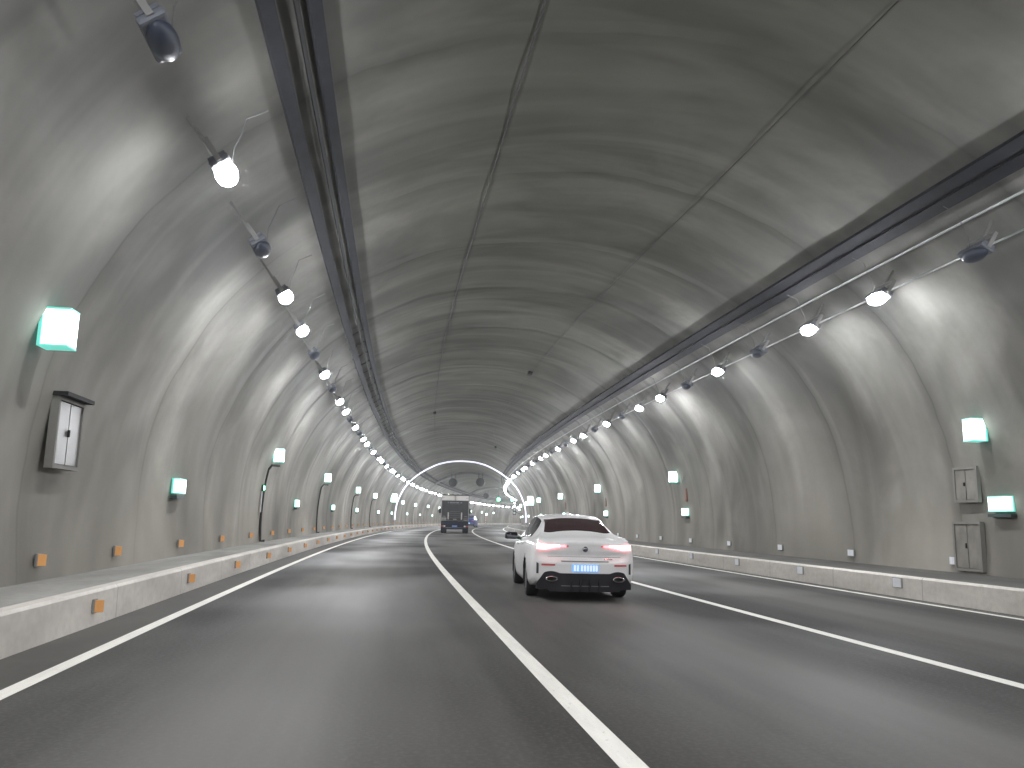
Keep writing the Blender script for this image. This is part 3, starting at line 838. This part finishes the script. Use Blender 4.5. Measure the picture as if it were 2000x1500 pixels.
    # patches on the body shell
    def patch(nm, y0, y1, t0, t1, off, m, mirror=False, side=1, edge=None, parent=root, ny=24, nt=12):
        bm = bmesh.new(); g_ = []
        for i in range(ny+1):
            rw_ = []
            for j in range(nt+1):
                fj = j/nt
                ya, yb = (edge(fj) if edge else (y0, y1))
                y = ya+(yb-ya)*i/ny; t = t0+(t1-t0)*fj
                p = pt(y, t, off); rw_.append(bm.verts.new((p.x*side, p.y, p.z)))
            g_.append(rw_)
        for A, B in zip(g_[:-1], g_[1:]):
            for k in range(nt): bm.faces.new((A[k], A[k+1], B[k+1], B[k]))
        if mirror:
            geo = bmesh.ops.duplicate(bm, geom=bm.faces[:])['geom']
            for v in [e for e in geo if isinstance(e, bmesh.types.BMVert)]: v.co.x *= -1
            bmesh.ops.remove_doubles(bm, verts=bm.verts, dist=.002)
        o = obj(nm, bm, m, parent, True)
        o.modifiers.new('t', 'SOLIDIFY').thickness = .004
        return o
    glass = mat('car_glass_rear', (.035, .014, .018), .12, spec=.6, coat=.3); glass2 = mat('car_glass', (.02, .02, .022), .08, spec=.6)
    patch('rear_window', 0, 0, 10.25, 12.999, .006, glass, True, edge=lambda f: (.76+.05*f-.03, 1.42-.02*(1-f)))
    patch('windscreen', 0, 0, 10.1, 12.999, .006, glass2, True, edge=lambda f: (2.86, 3.55))
    for side in (1, -1):
        patch('side_window', 0, 0, 7.3, 9.8, .005, glass2, False, side, edge=lambda f: (1.02+.33*f, 2.02))
        patch('side_window', 0, 0, 7.3, 9.8, .005, glass2, False, side, edge=lambda f: (2.10, 3.30-.42*f))
    # tail lamps: wedge that widens outwards, bright core inside a red lens
    red = mat('tail_lamp_red%s' % ('' if lit else '_off'), (.5, .02, .02), .25, emit=(1.0, .16, .18), es=5.0*lit if lit else 0)
    core = mat('tail_lamp_core%s' % ('' if lit else '_off'), (.9, .4, .4), .3, emit=(1.0, .50, .48), es=9.0*lit)
    dimred = mat('tail_lamp_dim', (.35, .02, .03), .2, emit=(1, .02, .03), es=.25)
    for side in (1, -1):
        xs = [side*x for x in lin_(.31, .80, 14)]
        tl = strip('tail_lamp', xs, lambda x: .900+.025*(abs(x)-.33)/.5, lambda x: .878-.062*min(1, max(0, abs(x)-.36)/.28)+.02*max(0, (abs(x)-.7)/.13), .012, red)
        xs2 = [side*x for x in lin_(.42, .80, 10)]
        strip('light_bar', xs2, lambda x: .900+.016*(abs(x)-.33)/.5, lambda x: .884-.045*min(1, max(0, (abs(x)-.5)/.15)), .024, core, tl, thick=.006)
        strip('lamp_tip', [side*x for x in lin_(.27, .33, 3)], lambda x: .895+.008*(abs(x)-.27)/.06, lambda x: .888-.012*(abs(x)-.27)/.06, .011, dimred, tl)
        strip('reflector', [side*x for x in lin_(.50, .72, 6)], lambda x: .600, lambda x: .572, .008, mat('bumper_reflector', (.62, .10, .10), .3), root)
        # black side vent on the bumper corner
        strip('bumper_vent', [side*x for x in lin_(.765, .80, 3)], lambda x: .62-.25*(.80-abs(x))*2, lambda x: .44, .004, mat('vent_shadow', (.05, .05, .055), .6), root)
    blk = mat('gloss_black_trim', (.012, .012, .017), .35)
    strip('diffuser', lin_(-.80, .80, 60), lambda x: .455+(.03 if .42 < abs(x) < .70 else 0)*math.sin(math.pi*min(1, max(0, (abs(x)-.42)/.28)))-(.22*max(0, (abs(x)-.68)/.15)), lambda x: .165+.03*(abs(x) > .6), .022, blk, root, 5, .06)
    for k in (-.24, -.08, .08, .24):
        strip('diffuser_fin', [k-.012, k+.012], lambda x: .34, lambda x: .195, .05, blk, root)
    strip('diffuser_strip', lin_(-.40, .40, 12), lambda x: .262, lambda x: .250, .028, mat('satin_strip', (.25, .25, .25), .3, .7))
    chrome = mat('exhaust_chrome', (.75, .75, .78), .12, 1.0)
    for side in (1, -1):
        bm = bmesh.new()
        xs = [(math.cos(a)*.10, math.sin(a)*.042) for a in [2*math.pi*i/20 for i in range(20)]]
        A = [bm.verts.new((side*.56+x, -.235, .365+z)) for x, z in xs]; B = [bm.verts.new((side*.56+x*.82, -.24, .365+z*.72)) for x, z in xs]
        C = [bm.verts.new((side*.56+x*.8, -.12, .365+z*.7)) for x, z in xs]; D = [bm.verts.new((side*.56+x, -.1, .365+z)) for x, z in xs]
        for U, V in ((A, B), (B, C), (D, A)):
            for k in range(20): bm.faces.new((U[k], U[(k+1) % 20], V[(k+1) % 20], V[k]))
        ex = obj('exhaust_tip', bm, chrome, root, True)
        bm = bmesh.new(); bm.faces.new([bm.verts.new((side*.56+x*.8, -.16, .365+z*.7)) for x, z in xs]); obj('pipe_mouth', bm, M_DARK, ex)
    # number plate: blue with light characters, both brightened by added emission
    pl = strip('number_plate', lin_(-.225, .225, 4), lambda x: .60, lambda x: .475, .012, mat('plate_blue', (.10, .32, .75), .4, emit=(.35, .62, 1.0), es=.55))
    for x, ww in ((-.175, .034), (-.125, .03), (-.055, .03), (-.005, .03), (.045, .03), (.095, .03), (.145, .03), (.19, .03)):
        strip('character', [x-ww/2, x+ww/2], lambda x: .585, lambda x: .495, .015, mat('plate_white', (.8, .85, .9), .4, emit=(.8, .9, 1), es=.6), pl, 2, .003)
    strip('plate_recess', lin_(-.40, .40, 10), lambda x: .655, lambda x: .640, .006, mat('panel_gap', (.16, .15, .15), .6))
    strip('boot_gap', lin_(-.62, .62, 20), lambda x: .722, lambda x: .716, .006, mat('panel_gap', (.16, .15, .15), .6))
    strip('badge', [.33, .40, .47], lambda x: .695, lambda x: .680, .010, chrome)
    # emblem
    bm = bmesh.new(); lathe(bm, [(.045, -.175-.012), (.045, -.172-.012), (.036, -.17-.012), (.036, -.187)], 'y', 20, (0, 0, .845)); obj('emblem', bm, chrome, root, True)
    # dark wheel wells and underside
    bm = bmesh.new(); box(bm, (-.74, .35, .24), (.74, 4.3, .50)); obj('underbody', bm, M_DARK, root)
    for ax in AX:
        for side in (1, -1):
            bm = bmesh.new(); N = 18; A, B = [], []
            for k in range(N+1):
                a = math.pi*(k/N)*1.16-.08*math.pi
                A.append(bm.verts.new((side*.905*wm(ax)/.915, ax+.37*math.cos(a), .325+.37*math.sin(a)))); B.append(bm.verts.new((side*.60, ax+.37*math.cos(a), .325+.37*math.sin(a))))
            for k in range(N): bm.faces.new((A[k], A[k+1], B[k+1], B[k]))
            obj('wheel_well', bm, M_DARK, root)
            wh = None; bm = bmesh.new(); x0, x1 = .665*side, .895*side
            d = (x1-x0)
            lathe(bm, [(.22, x0+d*.1), (.30, x0+d*.02), (.322, x0+d*.12), (.327, x0+d*.3), (.327, x0+d*.7), (.322, x0+d*.88), (.30, x0+d*.98), (.235, x0+d*1.0), (.225, x0+d*.9)], 'x', 36, (0, ax, .327))
            wh = obj('wheel', bm, M_RUB, root, True)
            bm = bmesh.new(); lathe(bm, [(.228, x0+d*.92), (.20, x0+d*.88), (.19, x0+d*.55), (.06, x0+d*.60), (.0, x0+d*.86)], 'x', 24, (0, ax, .327))
            for k in range(5):
                a = 2*math.pi*k/5+.3; M = Matrix.Translation((0, ax, .327)) @ Matrix.Rotation(a, 4, 'X')
                q0, q1 = sorted((x0+d*.80, x0+d*.94)); box(bm, (q0, -.03, .03), (q1, .03, .222), .006, M)
            obj('rim', bm, mat('alloy_rim', (.30, .30, .31), .3, .8), wh, False)
    # mirrors
    for side in (1, -1):
        bm = bmesh.new(); box(bm, (-.13, -.075, -.065), (.13, .075, .075), .045)
        M = Matrix.Translation((side*1.01, 3.02, .985)) @ Matrix.Rotation(side*R(-6), 4, 'Z')
        for v in bm.verts: v.co = M @ v.co
        mo = obj('mirror', bm, blk, root, True)
        bm = bmesh.new(); box(bm, (-.11, -.082, -.045), (.11, -.078, .055), .0, M); obj('mirror_glass', bm, mat('mirror_glass', (.08, .08, .09), .03, 1.0), mo)
        bm = bmesh.new(); tube(bm, [(side*.80, 3.06, .93), (side*.92, 3.04, .955)], .025, 8); obj('mirror_arm', bm, blk, mo)
        for k, yy in enumerate((1.72, 2.62)):
            bm = bmesh.new(); q = surf(yy, 5.3); box(bm, (q.x-.01, yy-.09, q.z-.012), (q.x+.03, yy+.09, q.z+.012), .006)
            if side < 0:
                for v in bm.verts: v.co.x *= -1
            obj('door_handle', bm, paint, root, True)
        # front lamps
        bm = bmesh.new(); q = surf(4.45, 6.0); bmesh.ops.create_uvsphere(bm, u_segments=14, v_segments=8, radius=.10)
        for v in bm.verts: v.co = Vector((v.co.x*1.3+side*(q.x-.09), v.co.y*.8+4.43, v.co.z*.6+.66))
        obj('headlamp', bm, mat('headlamp_glass', (.7, .7, .72), .1), root, True)
    # high brake light line and aerial
    bm = bmesh.new(); p = surf(1.95, 12.9); box(bm, (-.02, 1.9, p.z-.01), (.02, 2.06, p.z+.045), .012); obj('aerial_fin', bm, paint, root, True)
    return root
M_WHITE = mat('white_car_paint', (.88, .865, .86), .32, coat=.6, spec=.5)
M_BLUE = mat('blue_car_paint', (.035, .075, .33), .35, coat=.5)
car = make_car('white_car', M_WHITE, 'white coupe-like saloon with glowing red tail lamps in the middle lane')
def place(o, s, u, extra=0.0):
    o.location = W(s, u, 0.0); o.rotation_euler = (0, 0, -ctr(s)[2]+extra)
place(car, 12.80, 3.05, -R(4)); car.scale = (.925, .94, .94)
bc = make_car('blue_car', M_BLUE, 'small far blue car half hidden behind the right side of the dark truck', 0.0, 1.12)
place(bc, 132, 3.02, -R(3)); bc.scale = (1.12, 1.12, 1.18)

# ------------------------------------------------------------------ truck
def make_truck():
    root = empty('box_truck'); tag(root, 'dark box truck with a white top band and a folded tail lift, seen from behind', 'truck')
    dk = mat('truck_dark_panel', (.03, .03, .034), .65, 0, noise=.4, nscale=2.5); nv = mat('truck_navy', (.005, .010, .024), .6, spec=.2)
    cr = mat('truck_cream', (.72, .69, .66), .5, noise=.08, nscale=2); gr = mat('truck_grey', (.30, .29, .28), .5, noise=.3, nscale=5)
    HW = 1.20; Z0, Z1 = .98, 3.27
    bm = bmesh.new(); box(bm, (-HW, .06, Z0), (HW, 6.2, Z1), .02); obj('cargo_box', bm, mat('truck_side', (.35, .35, .36), .5), root)
    bm = bmesh.new(); box(bm, (-HW+.06, .0, 2.80), (-.03, .055, Z1-.06), .008); box(bm, (.03, .0, 2.80), (HW-.06, .055, Z1-.06), .008); d = obj('upper_door_band', bm, cr, root)
    bm = bmesh.new(); box(bm, (-.025, -.005, 2.80), (.025, .05, Z1-.06)); 
    for x in (-.10, .10): box(bm, (x-.008, -.02, 2.80), (x+.008, -.002, Z1-.06))
    obj('lock_bar', bm, mat('rust_brown', (.30, .20, .17), .6), d)
    for sx in (-1, 1):
        bm = bmesh.new(); box(bm, (sx*1.02-.12, -.03, 3.00), (sx*1.02+.12, -.002, 3.035)); obj('hinge', bm, gr, d)
        bm = bmesh.new(); box(bm, (sx*(HW-.03)-.03, -.01, Z0), (sx*(HW-.03)+.03, .05, Z1), .008); obj('corner_post', bm, gr, root)
    bm = bmesh.new(); box(bm, (-HW, -.04, Z1-.055), (HW, .05, Z1+.03), .01); obj('top_rail', bm, mat('rail_dark', (.05, .05, .05), .5), root)
    for k in range(6):
        bm = bmesh.new(); x = -1.0+k*.4; box(bm, (x-.05, -.02, Z1+.03), (x+.05, .06, Z1+.08), .012); obj('marker_lamp', bm, mat('rail_dark', (.05, .05, .05)) if k != 1 else mat('marker_lit', (.9, .8, .5), .4, emit=(1, .9, .6), es=2.5), root)
    # folded tail lift
    bm = bmesh.new(); box(bm, (-HW+.07, -.06, 1.08), (HW-.07, .05, 2.78), .012); tl = obj('tail_lift', bm, dk, root)
    for z in (2.50, 1.86, 1.70, 1.52, 1.36):
        bm = bmesh.new(); box(bm, (-.44, -.085, z-.015), (.44, -.062, z+.015)); obj('rib', bm, mat('lift_rib', (.10, .10, .10), .5), tl)
    bm = bmesh.new(); box(bm, (-.15, -.10, 1.16), (.15, -.065, 1.24), .01); obj('catch', bm, gr, tl)
    for sx in (-1, 1):
        bm = bmesh.new()
        box(bm, (sx*.57-.055, -.13, 1.18), (sx*.57+.055, -.065, 1.78), .012); obj('lift_arm', bm, mat('arm_cream', (.55, .50, .47), .5, noise=.3, nscale=9), tl)
        bm = bmesh.new(); box(bm, (sx*.93-.20, -.10, 1.06), (sx*.93+.20, -.062, 1.34), .01); bb = obj('step_plate', bm, gr if sx < 0 else mat('step_dark', (.09, .09, .09), .5), tl)
        bm = bmesh.new(); box(bm, (sx*.93-.16, -.125, 1.10), (sx*.93+.16, -.102, 1.15), .005); box(bm, (sx*.93-.12, -.12, 1.42), (sx*.93+.12, -.10, 1.46)); obj('tread', bm, gr, bb)
    # row of worn, unreadable marks across the lift
    bm = bmesh.new(); random.seed(3); x = -.62
    while x < .62:
        ww = random.uniform(.03, .07); hh = random.uniform(.07, .12)
        if random.random() > .18: box(bm, (x, -.066, 2.62-hh/2), (x+ww, -.062, 2.62+hh/2))
        x += ww+.035
    obj('faded_marks', bm, mat('faded_white', (.30, .30, .31), .6), tl)
    # chassis, bumper, lamps
    bm = bmesh.new(); box(bm, (-1.10, .1, .62), (1.10, 5.9, .96)); obj('chassis', bm, nv, root)
    bm = bmesh.new(); box(bm, (-1.17, -.02, .50), (1.17, .10, 1.04), .015); box(bm, (-1.17, -.05, .36), (1.17, .03, .48), .015); bp = obj('bumper', bm, nv, root)
    bm = bmesh.new(); box(bm, (-1.0, -.06, .485), (1.0, -.03, .50)); obj('bumper_strip', bm, gr, bp)
    for sx in (-1, 1):
        for x, m_ in ((1.05, mat('truck_red_lens', (.45, .05, .04), .3)), (.87, mat('truck_white_lens', (.7, .65, .6), .3))):
            bm = bmesh.new(); box(bm, (sx*x-.075, -.06, .56), (sx*x+.075, -.02, .67), .015); obj('tail_lamp', bm, m_, root)
    bm = bmesh.new(); box(bm, (-.23, -.055, .55), (.23, -.025, .69), .01); np_ = obj('number_plate', bm, mat('truck_plate_blue', (.05, .16, .5), .4), root)
    bm = bmesh.new()
    for k in range(7): box(bm, (-.18+k*.053, -.060, .595), (-.145+k*.053, -.056, .655))
    obj('character', bm, mat('truck_plate_white', (.4, .5, .75), .5), np_)
    # wheels
    for ax, xs in ((1.3, ((.70, .44), (1.17, .26))), (5.9, ((1.12, .30),))):
        for x1, w_ in xs:
            for sx in (-1, 1):
                bm = bmesh.new(); a = x1-w_ if ax > 2 or x1 > 1 else x1; b = a+(w_ if x1 > 1 else .2)
                x0_, x1_ = sx*a, sx*b; d = x1_-x0_
                lathe(bm, [(.25, x0_), (.42, x0_), (.45, x0_+d*.12), (.45, x0_+d*.88), (.42, x1_), (.25, x1_)], 'x', 28, (0, ax, .45)); wh = obj('wheel', bm, M_RUB, root, True)
                bm = bmesh.new(); lathe(bm, [(.245, x1_-d*.05), (.2, x1_-d*.3), (.08, x1_-d*.25), (0, x1_-d*.1)], 'x', 20, (0, ax, .45)); obj('rim', bm, gr, wh, True)
    for sx in (-1, 1):
        bm = bmesh.new(); box(bm, (sx*.93-.25, .68, .10), (sx*.93+.25, .70, .62)); obj('mud_flap', bm, nv, root)
    # cab and mirrors
    bm = bmesh.new(); box(bm, (-1.08, 6.35, .6), (1.08, 8.2, 2.6), .12); cab = obj('cab', bm, mat('cab_paint', (.06, .10, .22), .4), root)
    for sx in (-1, 1):
        bm = bmesh.new(); box(bm, (sx*1.42-.11, 7.95, 1.75), (sx*1.42+.11, 8.05, 2.2), .03); mi = obj('mirror', bm, M_DARK, root)
        bm = bmesh.new(); tube(bm, [(sx*1.08, 8.0, 2.3), (sx*1.42, 8.0, 2.3), (sx*1.42, 8.0, 2.15)], .02, 6); tube(bm, [(sx*1.08, 8.0, 1.55), (sx*1.42, 8.0, 1.6), (sx*1.42, 8.0, 1.8)], .02, 6); obj('mirror_arm', bm, M_DARK, mi)
        bm = bmesh.new(); box(bm, (sx*1.205-.012, .5, 1.1), (sx*1.205+.012, 5.8, 1.16)); obj('side_strip', bm, gr, root)
    return root
tr = make_truck(); place(tr, 71.6, 3.30)

# ------------------------------------------------------------------ hazy air
HAZE = 0.0009
if HAZE > 0:
    bm = bmesh.new()
    xs = [p for p in PX]; 
    box(bm, (min(PX)-40, PY[0]-10, -1.5), (max(PX)+40, max(PY)+20, 9.2))
    m = bpy.data.materials.new('air'); m.use_nodes = True; nt = m.node_tree; nt.nodes.remove(nt.nodes['Principled BSDF'])
    pv = nt.nodes.new('ShaderNodeVolumePrincipled'); pv.inputs['Color'].default_value = (.90, .91, .90, 1); pv.inputs['Density'].default_value = HAZE; pv.inputs['Anisotropy'].default_value = .85
    nt.links.new(pv.outputs[0], nt.nodes['Material Output'].inputs['Volume'])
    tag(obj('haze', bm, m), kind='stuff')
